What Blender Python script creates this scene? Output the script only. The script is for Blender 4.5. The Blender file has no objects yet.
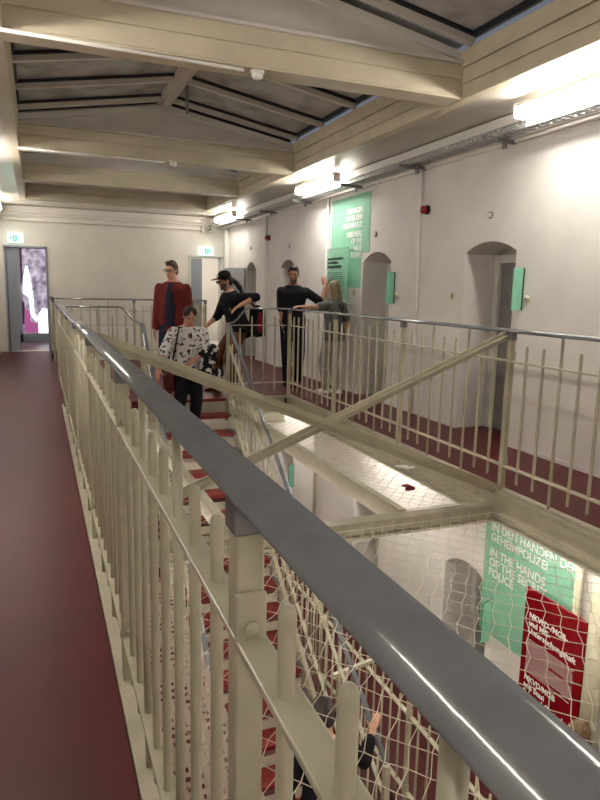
import bpy, bmesh, math, random
from mathutils import Vector as V, Matrix, Quaternion
random.seed(7)
S = bpy.context.scene
COL = S.collection
PI = math.pi

# ------------------------------------------------------------------ materials
def lin(c):
    c = c/255.0
    return c/12.92 if c <= .04045 else ((c+.055)/1.055)**2.4
def rgb(r, g, b): return (lin(r), lin(g), lin(b), 1)
def mat(name, c, rough=.5, metal=0, var=0, scale=6, bump=0, bscale=60, spec=.5, c2=None, coat=0):
    m = bpy.data.materials.new(name); m.use_nodes = True
    nt = m.node_tree; b = nt.nodes['Principled BSDF']
    b.inputs['Base Color'].default_value = rgb(*c)
    b.inputs['Roughness'].default_value = rough; b.inputs['Metallic'].default_value = metal
    b.inputs['Specular IOR Level'].default_value = spec
    b.inputs['Coat Weight'].default_value = coat; b.inputs['Coat Roughness'].default_value = .08
    tc = nt.nodes.new('ShaderNodeTexCoord')
    if var or c2:
        n = nt.nodes.new('ShaderNodeTexNoise'); n.inputs['Scale'].default_value = scale; n.inputs['Detail'].default_value = 5
        nt.links.new(tc.outputs['Object'], n.inputs['Vector'])
        r = nt.nodes.new('ShaderNodeValToRGB')
        a = c2 if c2 else tuple(max(0, x*(1-var)) for x in c)
        r.color_ramp.elements[0].color = rgb(*a); r.color_ramp.elements[1].color = rgb(*c)
        r.color_ramp.elements[0].position = .35; r.color_ramp.elements[1].position = .6
        nt.links.new(n.outputs['Fac'], r.inputs['Fac']); nt.links.new(r.outputs['Color'], b.inputs['Base Color'])
    if bump:
        n = nt.nodes.new('ShaderNodeTexNoise'); n.inputs['Scale'].default_value = bscale; n.inputs['Detail'].default_value = 3
        nt.links.new(tc.outputs['Object'], n.inputs['Vector'])
        u = nt.nodes.new('ShaderNodeBump'); u.inputs['Strength'].default_value = bump; u.inputs['Distance'].default_value = .004
        nt.links.new(n.outputs['Fac'], u.inputs['Height']); nt.links.new(u.outputs['Normal'], b.inputs['Normal'])
    return m
def emit(name, c, s):
    m = bpy.data.materials.new(name); m.use_nodes = True
    b = m.node_tree.nodes['Principled BSDF']
    b.inputs['Base Color'].default_value = rgb(*c); b.inputs['Emission Color'].default_value = rgb(*c)
    b.inputs['Emission Strength'].default_value = s
    return m
M = dict(
 cream=mat('cream_gloss_paint', (184,178,154), .32, var=.07, scale=9, bump=.12, bscale=45),
 creamS=mat('pale_cream_steel', (192,186,166), .4, var=.05),
 grey=mat('grey_gloss_paint', (119,121,124), .10, var=.05, scale=14, bump=.10, bscale=26, spec=.7),
 greyD=mat('grey_bracket_paint', (118,118,118), .4),
 red=mat('red_linoleum', (86,26,26), .42, var=.10, scale=3, bump=.05, bscale=25, spec=.28),
 redT=mat('red_tread', (128,34,32), .45, var=.1, scale=8),
 wall=mat('white_plaster', (230,225,219), .7, var=.03, scale=2.5, bump=.08, bscale=18),
 wallB=mat('end_wall_plaster', (225,219,208), .7, var=.03, scale=2.5, bump=.06, bscale=18),
 white=mat('white_gloss', (232,228,220), .3),
 soffit=mat('glossy_soffit_paint', (214,206,192), .2, spec=.6),
 tan=mat('beige_beam_paint', (208,197,172), .45, var=.05, scale=4),
 gable=mat('white_gable_board', (222,216,206), .55, var=.03),
 alu=mat('skylight_frame', (214,209,198), .4, metal=.1),
 glass=mat('grey_twinwall_glazing', (196,194,193), .22, var=.2, scale=3, spec=.7),
 dark=mat('dark_gasket_and_shade', (28,28,30), .5),
 niche=mat('niche_plaster', (205,200,190), .7, var=.05),
 doorL=mat('grey_door_leaf', (128,126,124), .45, var=.06),
 doorF=mat('pale_door_frame', (206,204,196), .4),
 doorB=mat('blue_grey_door', (150,156,164), .4),
 mint=mat('mint_sign', (140,205,174), .5, var=.03),
 mintP=mat('mint_wall_paint', (142,201,170), .6, var=.04),
 letter=mat('white_lettering', (240,240,236), .5),
 ink=mat('dark_lettering', (28,52,44), .5),
 inkS=mat('small_dark_lettering', (70,110,95), .5),
 redP=mat('red_acrylic', (128,5,20), .2, spec=.5),
 redPl=mat('red_signal_plastic', (150,22,26), .3),
 wire=mat('cream_net_wire', (205,198,176), .5),
 galv=mat('galvanised_steel', (176,176,176), .35, metal=.6, var=.08, scale=20),
 pinkish=mat('pale_perforated_steel', (196,178,164), .5),
 brass=mat('brassy_plate', (176,150,110), .4, metal=.3),
 ivory=mat('ivory_plastic', (206,196,176), .4),
 lamp=emit('lamp_diffuser', (255,250,242), 40.0), lampR=emit('right_lamp_diffuser', (255,250,242), 34.0), lampF=emit('far_lamp_diffuser', (255,250,242), 22.0),
 lampL=emit('added_lamp_diffuser', (255,250,242), 26.0),  # for the unseen lamps added below and beyond the end doorways
 exitw=emit('exit_sign_white', (215,255,245), .95),
 exitg=emit('exit_sign_green', (30,190,140), .6),
 skin=mat('skin', (196,146,122), .5, var=.06, scale=30),
 skinD=mat('tanned_skin', (176,124,100), .5, var=.06, scale=30),
 eye=mat('eye', (34,26,24), .25), lip=mat('lip', (160,88,80), .45),
 stub=mat('stubble_skin', (96,72,62), .6),
)
def multi(name, a, b, scale, lo, hi):
    return None

# ------------------------------------------------------------------ mesh builder
ORG = {}
class MB:
    def __init__(s): s.bm = bmesh.new()
    def box(s, x0, x1, y0, y1, z0, z1):
        v = [s.bm.verts.new((x, y, z)) for x in (x0, x1) for y in (y0, y1) for z in (z0, z1)]
        for f in ((0,1,3,2),(4,6,7,5),(0,4,5,1),(2,3,7,6),(0,2,6,4),(1,5,7,3)):
            s.bm.faces.new([v[i] for i in f])
        return s
    def quad(s, *p):
        s.bm.faces.new([s.bm.verts.new(q) for q in p]); return s
    def bar(s, p, q, w, h, up=(0,0,1)):
        p, q = V(p), V(q); d = (q-p).normalized(); a = d.cross(V(up))
        if a.length < 1e-4: a = d.cross(V((1,0,0)))
        a.normalize(); b = a.cross(d).normalized()
        r = []
        for c in (p, q):
            r.append([s.bm.verts.new(c+a*i*w/2+b*j*h/2) for i, j in ((-1,-1),(1,-1),(1,1),(-1,1))])
        s.bm.faces.new(r[0][::-1]); s.bm.faces.new(r[1])
        for i in range(4): s.bm.faces.new((r[0][i], r[0][(i+1)%4], r[1][(i+1)%4], r[1][i]))
        return s
    def sweep(s, pts, prof, up=(0,0,1), cap=True):
        pts = [V(p) for p in pts]; rings = []
        for i, p in enumerate(pts):
            d = (pts[min(i+1, len(pts)-1)]-pts[max(i-1, 0)]).normalized()
            a = d.cross(V(up))
            if a.length < 1e-4: a = d.cross(V((0,1,0)))
            a.normalize(); b = a.cross(d).normalized()
            rings.append([s.bm.verts.new(p+a*u+b*w) for u, w in prof])
        n = len(prof)
        for r, t in zip(rings, rings[1:]):
            for i in range(n): s.bm.faces.new((r[i], r[(i+1)%n], t[(i+1)%n], t[i]))
        if cap: s.bm.faces.new(rings[0][::-1]); s.bm.faces.new(rings[-1])
        return s
    def tube(s, pts, r, n=10, up=(0,0,1)):
        return s.sweep(pts, [(r*math.cos(2*PI*i/n), r*math.sin(2*PI*i/n)) for i in range(n)], up)
    def loft(s, rings):   # rings: lists of points
        vs = [[s.bm.verts.new(p) for p in r] for r in rings]; n = len(vs[0])
        for r, t in zip(vs, vs[1:]):
            for i in range(n): s.bm.faces.new((r[i], r[(i+1)%n], t[(i+1)%n], t[i]))
        s.bm.faces.new(vs[0][::-1]); s.bm.faces.new(vs[-1]); return s
    def lathe(s, c, prof, n=14, axis=(0,0,1)):
        ax = V(axis).normalized(); a = ax.orthogonal().normalized(); b = ax.cross(a)
        return s.loft([[V(c)+ax*h+(a*math.cos(2*PI*i/n)+b*math.sin(2*PI*i/n))*max(r,1e-4) for i in range(n)] for r, h in prof])
    def prism(s, pts, d):
        d = V(d); lo = [s.bm.verts.new(p) for p in pts]; hi = [s.bm.verts.new(V(p)+d) for p in pts]; n = len(pts)
        s.bm.faces.new(lo[::-1]); s.bm.faces.new(hi)
        for i in range(n): s.bm.faces.new((lo[i], lo[(i+1)%n], hi[(i+1)%n], hi[i]))
        return s
    def ell(s, c, r, basis=None, u=14, v=9):
        B = basis or (V((1,0,0)), V((0,1,0)), V((0,0,1)))
        rings = []
        for j in range(v+1):
            t = PI*j/v; rr = max(math.sin(t), .02)
            rings.append([V(c)+B[0]*r[0]*rr*math.cos(2*PI*i/u)+B[1]*r[1]*rr*math.sin(2*PI*i/u)-B[2]*r[2]*math.cos(t) for i in range(u)])
        return s.loft(rings)
    def cone(s, p, q, r0, r1, n=12):   # tapered capsule
        p, q = V(p), V(q); d = q-p; L = d.length; d.normalize()
        a = d.orthogonal().normalized(); b = d.cross(a); rings = []
        prof = [(-r0*.96, r0*.3), (-r0*.7, r0*.72), (0, r0), (L, r1), (L+r1*.7, r1*.72), (L+r1*.96, r1*.3)]
        for h, r in prof: rings.append([p+d*h+(a*math.cos(2*PI*i/n)+b*math.sin(2*PI*i/n))*r for i in range(n)])
        return s.loft(rings)
    def build(s, name, m, parent=None, bevel=0, smooth=False, world=True):
        bmesh.ops.recalc_face_normals(s.bm, faces=s.bm.faces)
        if bevel:
            bmesh.ops.bevel(s.bm, geom=[e for e in s.bm.edges if len(e.link_faces) == 2 and e.calc_face_angle(0) > .5], offset=bevel, segments=2, profile=.5, affect='EDGES')
        me = bpy.data.meshes.new(name)
        o = ORG.get(parent.name) if parent and world else None
        if o: bmesh.ops.translate(s.bm, verts=s.bm.verts, vec=-o)
        s.bm.to_mesh(me); s.bm.free()
        if smooth:
            for p in me.polygons: p.use_smooth = True
        for mm in (m if isinstance(m, (list, tuple)) else [m]): me.materials.append(mm)
        ob = bpy.data.objects.new(name, me); COL.objects.link(ob)
        if parent:
            ob.parent = parent
            if o: ORG[ob.name] = o
        return ob
def tag(o, label, cat, group=None):
    o['label'] = label; o['category'] = cat
    if group: o['group'] = group
    return o
def thing(name, loc, label, cat, group=None, rz=0):
    o = bpy.data.objects.new(name, None); COL.objects.link(o); o.location = loc; o.rotation_euler = (0,0,rz)
    o.empty_display_size = .1
    ORG[o.name] = V(loc); return tag(o, label, cat, group)
def struct(o): o['kind'] = 'structure'; return o
def solo(ob, label, cat, group=None):
    """recentre a single-mesh thing on its own base"""
    vs = ob.data.vertices; n = len(vs)
    c = V((sum(v.co.x for v in vs)/n, sum(v.co.y for v in vs)/n, min(v.co.z for v in vs)))
    ob.data.transform(Matrix.Translation(-c)); ob.location = c
    ORG[ob.name] = c
    return tag(ob, label, cat, group)
def bake(ob, mods=()):
    for k, kw in mods:
        md = ob.modifiers.new(k, k)
        for a, b in kw.items(): setattr(md, a, b)
    bpy.context.view_layer.update()
    dg = bpy.context.evaluated_depsgraph_get()
    me = bpy.data.meshes.new_from_object(ob.evaluated_get(dg)); return me
def text(name, body, size, loc, xa, ya, m, parent, align='LEFT', bold=.0, sx=1.0):
    cu = bpy.data.curves.new(name, 'FONT'); cu.body = body; cu.size = size; cu.align_x = align
    cu.extrude = .0015; cu.offset = bold; cu.resolution_u = 3
    ob = bpy.data.objects.new(name, cu); COL.objects.link(ob)
    me = bake(ob); bpy.data.objects.remove(ob); bpy.data.curves.remove(cu)
    xa, ya = V(xa).normalized(), V(ya).normalized(); za = xa.cross(ya)
    o = ORG.get(parent.name) if parent else None
    R = Matrix(((xa.x*sx, ya.x, za.x), (xa.y*sx, ya.y, za.y), (xa.z*sx, ya.z, za.z))).to_4x4()
    me.transform(Matrix.Translation(V(loc)-(o or V((0,0,0)))) @ R)
    me.materials.clear(); me.materials.append(m)
    t = bpy.data.objects.new(name, me); COL.objects.link(t)
    if parent: t.parent = parent
    if o: ORG[t.name] = o
    return t

# ------------------------------------------------------------------ dimensions
XL, XR = .264, 3.30            # railing lines
WL, WR = -.82, 4.31           # side walls
YB = 15.8                     # end wall
YN = -2.6
ZF = -3.49                    # lower floor
Y0, Y1 = 8.65, 13.7           # bridge
ZH = 1.245                    # handrail top
TH = .2                       # slab

# ------------------------------------------------------------------ floors
f = MB()
f.box(WL, .22, YN, YB, -TH, 0); f.box(3.34, WR, YN, YB, -TH, 0); f.box(.22, 3.34, Y0-.02, Y1+.02, -TH, 0)
for yc in (3.2,5.6,8.02,11.45,13.7): f.box(WR, WR+.5, yc-.42, yc+.42, -.05, 0)
struct(f.build('floor', M['red']))
f = MB(); f.box(WL, WR, YN, YB, ZF-.2, ZF); f.box(WR, WR+.5, 5.2, 6.04, ZF-.05, ZF); f.box(WR, WR+.5, 7.6, 8.44, ZF-.05, ZF); f.box(WR, WR+.5, 10.9, 11.75, ZF-.05, ZF); struct(f.build('floor_lower', M['red']))
f = MB(); f.box(-1.6, 1.2, YB, 19.2, -.2, -.005); struct(f.build('floor_beyond', mat('grey_floor', (120,104,108), .3, var=.1)))
# undersides of the galleries
f = MB(); f.box(WL, .22, YN, YB, -TH-.02, -TH); f.box(3.34, WR, YN, YB, -TH-.02, -TH); f.box(.22, 3.34, Y0-.02, Y1+.02, -TH-.02, -TH)
struct(f.build('ceiling_lower', M['creamS']))

# ------------------------------------------------------------------ side walls with arched niches
def arch_pts(yc, w, zb, zs, za, n=10):
    """bottom-far, up, over the arch, bottom-near (y decreasing)"""
    h = za-zs; r = (w*w/4+h*h)/(2*h); a = math.asin(min(1, w/2/r)); out = [(yc+w/2, zb)]
    for i in range(n+1):
        t = a-2*a*i/n; out.append((yc+r*math.sin(t), za-r+r*math.cos(t)))
    out.append((yc-w/2, zb)); return out
def arched_wall(name, x, y0, y1, z0, z1, niches, depth, m):
    b = MB(); s = 1
    niches = sorted(niches); cur = y0
    for yc, w, zs, za in niches:
        b.quad((x, cur, z0), (x, yc-w/2, z0), (x, yc-w/2, z1), (x, cur, z1)); cur = yc+w/2
        P = arch_pts(yc, w, z0, zs, za)
        for (ya, zA), (yb, zB) in zip(P[1:-1], P[2:-1]):
            b.quad((x, ya, zA), (x, yb, zB), (x, yb, z1), (x, ya, z1))
        for (ya, zA), (yb, zB) in zip(P, P[1:]):
            b.quad((x, ya, zA), (x, yb, zB), (x+depth, yb, zB), (x+depth, ya, zA))
        bk = [(x+depth, ya, zA) for ya, zA in P]; b.quad(*bk)
    b.quad((x, cur, z0), (x, y1, z0), (x, y1, z1), (x, cur, z1))
    bmesh.ops.remove_doubles(b.bm, verts=b.bm.verts, dist=1e-4)
    return struct(b.build(name, m))
UP = [(3.2,.82,1.92,2.03), (5.6,.82,1.92,2.03), (8.02,.80,1.90,2.03), (11.45,.76,1.90,2.04), (13.7,.72,1.88,2.06)]
arched_wall('wall_right', WR, YN, YB, 0, 3.2, UP, .46, M['wall'])
LO = [(5.62,.80,-1.60,-1.45), (8.02,.80,-1.58,-1.45), (11.35,.76,-1.58,-1.45), (13.7,.7,-1.58,-1.45)]
arched_wall('wall_right_lower', WR, YN, YB, ZF, -TH, LO, .46, M['wall'])
b = MB(); b.box(WL-.1, WL, YN, YB, -TH, 3.2); struct(b.build('wall_left', M['wall']))
b = MB(); b.box(WL-.1, WL, YN, YB, ZF, -TH); struct(b.build('wall_left_lower', M['wall']))
b = MB(); b.box(WL-.1, WR+.1, YN-.1, YN, ZF, 3.9); struct(b.build('wall_behind', M['wall']))
# end wall with two doorways
b = MB()
for x0, x1, z0, z1 in ((WL-.1,-.62,0,3.5), (-.62,.19,2.28,3.5), (.19,3.44,0,3.5), (3.44,4.22,2.22,3.5), (4.22,WR+.6,0,3.5)):
    b.box(x0, x1, YB, YB+.3, z0, z1)
b.box(WL-.1, WR+.6, YB, YB+.3, ZF, 0)
struct(b.build('wall_end', M['wallB']))
# rooms behind the end doorways
b = MB(); b.box(-1.7,-1.6, YB+.3, 19.3, 0, 2.7); b.box(1.2,1.3, YB+.3, 19.3, 0, 2.7); b.box(-1.7,1.3,19.2,19.3,0,2.7); b.box(-1.7,1.3,YB+.3,19.3,2.7,2.8)
struct(b.build('wall_beyond_left', M['wall']))
b = MB(); b.box(3.0,3.1, YB+.3, 18.3, 0, 2.7); b.box(5.2,5.3, YB+.3, 18.3, 0, 2.7); b.box(3.0,5.3,18.2,18.3,0,2.7); b.box(3.0,5.3,YB+.3,18.3,2.7,2.8); b.box(3.0,5.3,YB,18.3,-.1,0)
struct(b.build('wall_beyond_right', M['white']))

# ------------------------------------------------------------------ doors
def niche_door(n, yc, w, z0, top):
    r = bpy.data.objects.new('door_%d' % n, None); COL.objects.link(r); r.location = (WR+.4, yc, z0); ORG[r.name] = V((WR+.4, yc, z0)); struct(r)
    xd = WR+.455; w -= .02
    b = MB(); b.box(xd-.07, xd, yc-w/2, yc-w/2+.09, z0, top); b.box(xd-.07, xd, yc+w/2-.09, yc+w/2, z0, top); b.box(xd-.068, xd, yc-w/2+.0905, yc+w/2-.0905, top-.09, top-.003)
    b.build('door_frame', M['doorF'], r, bevel=.008)
    b = MB(); b.box(xd-.03, xd, yc-w/2+.09, yc+w/2-.09, z0, top-.09); b.box(xd-.04, xd-.03, yc-w/2+.18, yc+w/2-.18, z0+.25, top-.25); b.build('door_leaf', M['doorL'], r)
    b = MB()
    for z in (z0+.35, top-.35): b.tube([(xd-.08, yc+w/2-.09, z-.06), (xd-.08, yc+w/2-.09, z+.06)], .012)
    b.build('hinge', M['doorF'], r)
    b = MB(); b.lathe((xd-.045, yc+.02, z0+1.55), [(.0,.0),(.022,.0),(.022,.012),(0,.012)], axis=(-1,0,0)); b.build('peephole', M['dark'], r)
    b = MB(); b.tube([(xd-.03, yc-w/2+.15, z0+1.0), (xd-.09, yc-w/2+.15, z0+1.0), (xd-.09, yc-w/2+.27, z0+1.0)], .01, 8); b.build('door_handle', M['galv'], r, smooth=True)
k = 1
for yc, w, zs, za in UP[:4]: niche_door(k, yc, w, 0, zs); k += 1
for yc, w, zs, za in LO[:3]: niche_door(k, yc, w, ZF, zs); k += 1
# left end doorway: leaf ajar
r = bpy.data.objects.new('door_8', None); COL.objects.link(r); r.location = (-.62, YB, 0); ORG[r.name] = V(r.location); struct(r)
b = MB(); b.box(-.66,-.62,YB-.02,YB+.32,0,2.32); b.box(.19,.23,YB-.02,YB+.32,0,2.32); b.box(-.66,.23,YB-.02,YB+.32,2.28,2.32); b.build('door_frame', M['doorB'], r)
b = MB(); b.bar((-.61, YB+.06, 1.13), (-.41, YB+.10, 1.13), .05, 2.24); b.build('door_leaf', M['doorB'], r)
r = bpy.data.objects.new('door_9', None); COL.objects.link(r); r.location = (3.44, YB, 0); ORG[r.name] = V(r.location); struct(r)
b = MB(); b.box(3.40,3.45,YB-.02,YB+.32,0,2.26); b.box(4.21,4.26,YB-.02,YB+.32,0,2.26); b.box(3.40,4.26,YB-.02,YB+.32,2.22,2.26); b.build('door_frame', M['doorF'], r)
b = MB(); b.bar((3.46, YB+.05, 1.1), (3.72, YB-.02, 1.1), .045, 2.18); b.build('door_leaf', M['doorB'], r)
# dark doorway with an open steel door in the far right niche
r = bpy.data.objects.new('door_10', None); COL.objects.link(r); r.location = (WR, 14.05, 0); ORG[r.name] = V(r.location); struct(r)
b = MB(); b.bar((WR-.02, 14.08, .98), (WR-.34, 14.55, .98), .05, 1.94); dl = b.build('door_leaf', M['galv'], r)
b = MB(); b.box(WR+.40, WR+.45, 13.36, 14.04, 0, 1.9); b.build('doorway_shade', M['dark'], r)  # dark sheet standing in for the shade inside the open doorway

# ------------------------------------------------------------------ trim, crown, pipes
b = MB(); b.box(WR-.05, WR, YN, YB, 2.92, 2.98); b.box(WR-.10, WR, YN, YB, 2.98, 3.06); b.box(WR-.14, WR, YN, YB, 3.06, 3.16); struct(b.build('trim_1', M['white'], bevel=.01))
b = MB(); b.box(WL, WL+.05, YN, YB, 2.92, 2.98); b.box(WL, WL+.10, YN, YB, 2.98, 3.16); struct(b.build('trim_2', M['white'], bevel=.01))
b = MB(); b.box(WL, WR, YB-.05, YB, 2.96, 3.02); b.box(WL, WR, YB-.09, YB, 3.02, 3.16); struct(b.build('trim_3', M['wallB'], bevel=.01))
b = MB(); cur = YN
for yc, w in [(q[0], q[1]) for q in UP]+[(YB+.5, 1)]: b.box(WR-.010, WR, cur, yc-w/2, 0, .04); cur = yc+w/2
struct(b.build('baseboard_right', M['wall']))
b = MB(); b.box(WL, WL+.012, YN, YB, 0, .08); struct(b.build('baseboard_left', M['wall']))

def pipe(name, pts, r, m, label, cat='pipe', group=None): return solo(MB().tube(pts, r, 10, up=(.3,.2,.93)).build(name, m, smooth=True), label, cat, group)
pipe('heating_pipe', [(WL+.02,YB-.06,2.87),(3.70,YB-.06,2.87)], .028, M['wallB'], 'horizontal cream heating pipe along the end wall ending at the handwheel valve')
pipe('ceiling_pipe', [(WR-.07,YN+.05,2.99),(WR-.07,YB-.15,2.99)], .035, M['white'], 'long white pipe running along the top of the right wall under the lights')
v = thing('handwheel_valve', (3.86,YB-.06,2.78), 'white three-spoked handwheel valve at the end of the heating pipe', 'valve')
b = MB(); n = 20; b.sweep([(3.90+.085*math.cos(2*PI*i/n), YB-.14, 2.88+.085*math.sin(2*PI*i/n)) for i in range(n+1)], [(.013*math.cos(t*PI/4), .013*math.sin(t*PI/4)) for t in range(8)], up=(0,1,0), cap=True); b.build('wheel_rim', M['galv'], v, smooth=True)
b = MB()
for a in (90,210,330): b.tube([(3.90, YB-.14, 2.88),(3.90+.085*math.cos(math.radians(a)), YB-.14, 2.88+.085*math.sin(math.radians(a)))], .012, 8, up=(0,1,0))
b.build('wheel_spokes', M['ink'], v)
b = MB(); b.tube([(3.90,YB-.14,2.88),(3.90,YB,2.88)], .02); b.box(3.70,3.76,YB-.1,YB,2.80,2.94); b.build('valve_body', M['wallB'], v)
for i, (y, z0, z1, lab) in enumerate(((6.9,0,2.94,'thin vertical white pipe on right wall near the red alarm beacon'), (9.62,0,2.94,'vertical white pipe at left edge of the mint wall text'), (12.62,0,2.94,'vertical white pipe on right wall beside the far alarm beacon'))):
    pipe('wall_pipe', [(WR-.03,y,z0),(WR-.03,y,z1)], .022 if i else .014, M['wall'], lab, 'pipe')
pipe('wall_pipe', [(WR-.045,9.83,ZF),(WR-.045,9.83,-TH-.03)], .03, M['cream'], 'cream vertical pipe on the lower wall above two small junction boxes')
pipe('wall_pipe', [(WR-.10,9.70,-2.35),(WR-.10,9.70,-TH-.03)], .018, M['ivory'], 'thinner ivory pipe beside the cream pipe on the lower wall')
for y, lab in ((9.95,'left of the two small metal junction boxes on the lower wall pipe'), (9.55,'right of the two small metal junction boxes on the lower wall pipe')):
    solo(MB().box(WR-.08, WR, y-.07, y+.07, -2.55, -2.36).build('junction_box', M['galv'], bevel=.006), lab, 'junction box')
# white cable trunk in the corner
solo(MB().box(WR-.10, WR, YB-.34, YB-.22, .0, 2.86).build('cable_trunking', M['white'], bevel=.005), 'pale vertical cable trunking in the far right corner by the lit doorway', 'trunking')
pl = thing('support_pillar', (4.2,3.80,ZF), 'cream pillar with bracket holding up the right gallery beside the red panel', 'pillar')
b = MB(); b.tube([(4.22,3.72,ZF),(4.22,3.72,-.4)], .07, 16); b.build('column', M['cream'], pl, smooth=True)
b = MB(); b.prism([(4.26,3.82,-TH-.03),(4.26,3.82,-.75),(4.14,3.82,-.6),(3.7,3.82,-TH-.03)], (0,-.1,0)); b.build('bracket', M['greyD'], pl)
for a, bb, lab in ((4.05,3.94,'slender cream pipe on the lower wall between the mint sign and the pillar'),):
    pipe('wall_pipe', [(WR-.05,4.0,ZF),(WR-.05,4.0,-.5)], .035, M['cream'], lab)

# ------------------------------------------------------------------ roof: soffits, side boxes, beams, skylight
BX0, BX1 = -.16, 3.52
XC = (BX0+BX1)/2
b = MB(); b.box(BX1+.02, WR+.1, YN, YB, 3.17, 3.25); b.box(WL-.1, BX0-.02, YN, YB, 3.17, 3.25); b.box(BX0-.02, BX1+.02, 14.75, YB+.1, 3.17, 3.3)
struct(b.build('ceiling', M['soffit']))
for n, x0, x1 in (('trim_4', BX1, BX1+.10), ('trim_5', BX0-.10, BX0)):
    b = MB(); s = 1 if x0 > 0 else -1
    xi = BX1 if s > 0 else BX0
    b.box(x0, x1, YN, 14.75, 3.165, 3.56)
    b.box(*sorted((xi, xi-s*.012)), YN, 14.75, 3.165, 3.28); b.box(*sorted((xi, xi-s*.02)), YN, 14.75, 3.29, 3.41); b.box(*sorted((xi, xi-s*.03)), YN, 14.75, 3.425, 3.56)
    struct(b.build(n, M['tan']))
EZ, AZ = 3.56, 3.88
beams = [(5.09,'nearest'), (9.15,'second nearest'), (11.92,'third'), (14.4,'farthest')]
names = ['wide beige ceiling beam nearest the camera with smoke detector','beige ceiling beam below the full white gable triangle, second from the camera','third beige ceiling beam from the camera, before the last one','farthest beige ceiling beam close to the end wall']
gn = ['white triangular gable board above the nearest beam','white triangular gable board above the second beam','white triangular gable board above the third beam','white triangular gable board above the farthest beam']
for i, (y, _) in enumerate(beams):
    t = thing('ceiling_beam', (XC, y+.12, 3.17), names[i], 'beam', 'ceiling beams')
    b = MB(); b.box(BX0-.005, BX1+.005, y, y+.24, 3.17, 3.45); b.box(BX0, BX1, y-.012, y, 3.185, 3.31); b.box(BX0, BX1, y-.02, y, 3.325, 3.43); b.build('beam_casing', M['tan'], t)
    b = MB(); b.box(BX0, BX1, y-.035, y+.26, 3.45, 3.475); b.build('top_moulding', M['gable'], t)
    g = MB(); g.prism([(BX0, y+.06, 3.475), (BX1, y+.06, 3.475), (BX1, y+.06, EZ-.01), (XC, y+.06, AZ-.01), (BX0, y+.06, EZ-.01)], (0,.12,0))
    t = g.build('gable_board', M['gable']); solo(t, gn[i], 'gable board', 'gable boards')
    e = MB(); e.bar((BX1, y+.05, EZ-.03), (XC, y+.05, AZ-.03), .05, .07); e.bar((BX0, y+.05, EZ-.03), (XC, y+.05, AZ-.03), .05, .07)
    e.build('gable_edging', M['white'], t)
# glazing panes
side = {1:'right', -1:'left'}
bays = [(YN+.35, 5.05), (5.30, 9.10), (9.36, 11.87), (12.13, 14.35)]
bayname = ['above the camera, before the nearest beam','between the first and second beams','between the second and third beams','between the last two beams']
for bi, (ya, yb) in enumerate(bays):
    for s in (1,-1):
        xe = BX1 if s > 0 else BX0
        t = thing('skylight', ((xe+XC)/2, (ya+yb)/2, EZ), 'grey glazed %s slope of the skylight %s' % (side[s], bayname[bi]), 'skylight', 'skylight slopes')
        def P(u, y, dz=0): return (xe+(XC-xe)*u, y, EZ+(AZ-EZ)*u+dz)
        b = MB(); b.loft([[P(-.03,ya-.1,.10),P(.985,ya-.1,.10),P(.985,ya-.1,.12),P(-.03,ya-.1,.12)],[P(-.03,yb+.1,.10),P(.985,yb+.1,.10),P(.985,yb+.1,.12),P(-.03,yb+.1,.12)]]); b.build('glazing', M['glass'], t)
        n = max(2, round((yb-ya)/.98))
        for j in range(n+1):
            y = ya+(yb-ya)*j/n
            if j in (0, n): y += .06 if j == 0 else -.06
            b = MB(); b.bar(P(.0,y,.06), P(.985,y,.06), .065, .085); b.build('rafter', M['alu'], t)
            b = MB(); b.bar(P(0,y+.045,.085), P(.985,y+.045,.085), .03, .03); b.bar(P(0,y-.045,.085), P(.985,y-.045,.085), .03, .03); b.build('gasket', M['dark'], t)
        b = MB(); b.bar(P(.015,ya,.085), P(.015,yb,.085), .05, .03); b.build('eaves_gasket', M['dark'], t)
b = MB(); b.box(XC-.09, XC+.09, YN, 14.4, AZ+.02, AZ+.10); b.box(XC-.03, XC+.03, YN, 14.4, AZ-.02, AZ+.02); struct(b.build('trim_6', M['gable']))
b = MB(); b.box(BX0-.1, BX1+.1, 14.6, 14.75, 3.17, 4.2); struct(b.build('ceiling_infill', M['gable']))
b = MB(); b.tube([(1.78,8.3,AZ+.02),(1.78,8.3,3.58)], .02, 10); solo(b.build('window_pole', M['greyD'], smooth=True), 'thin grey pole hanging from the skylight ridge', 'pole')
# detectors and conduits under the beams
for (x, y, lab) in ((1.66,5.16,'white smoke detector under the nearest ceiling beam'), (1.78,9.22,'white oblong detector under the second ceiling beam')):
    t = thing('smoke_detector', (x,y,3.17), lab, 'smoke detector')
    b = MB(); b.lathe((x,y,3.17), [(.0,0),(.055,0),(.055,-.02),(.0,-.02)], 16); b.build('base', M['white'], t, smooth=False)
    b = MB(); b.lathe((x,y,3.15), [(.02,0),(.045,0),(.042,-.03),(.02,-.042),(0,-.042)], 16); b.build('sensor_dome', M['white'], t, smooth=True)
    pipe('ceiling_conduit', [(BX0,y-.10,3.155),(x-.12,y-.03,3.155)], .013, M['white'], 'thin white conduit under the %s ceiling beam' % ('nearest' if y < 6 else 'second'), 'conduit')

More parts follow.
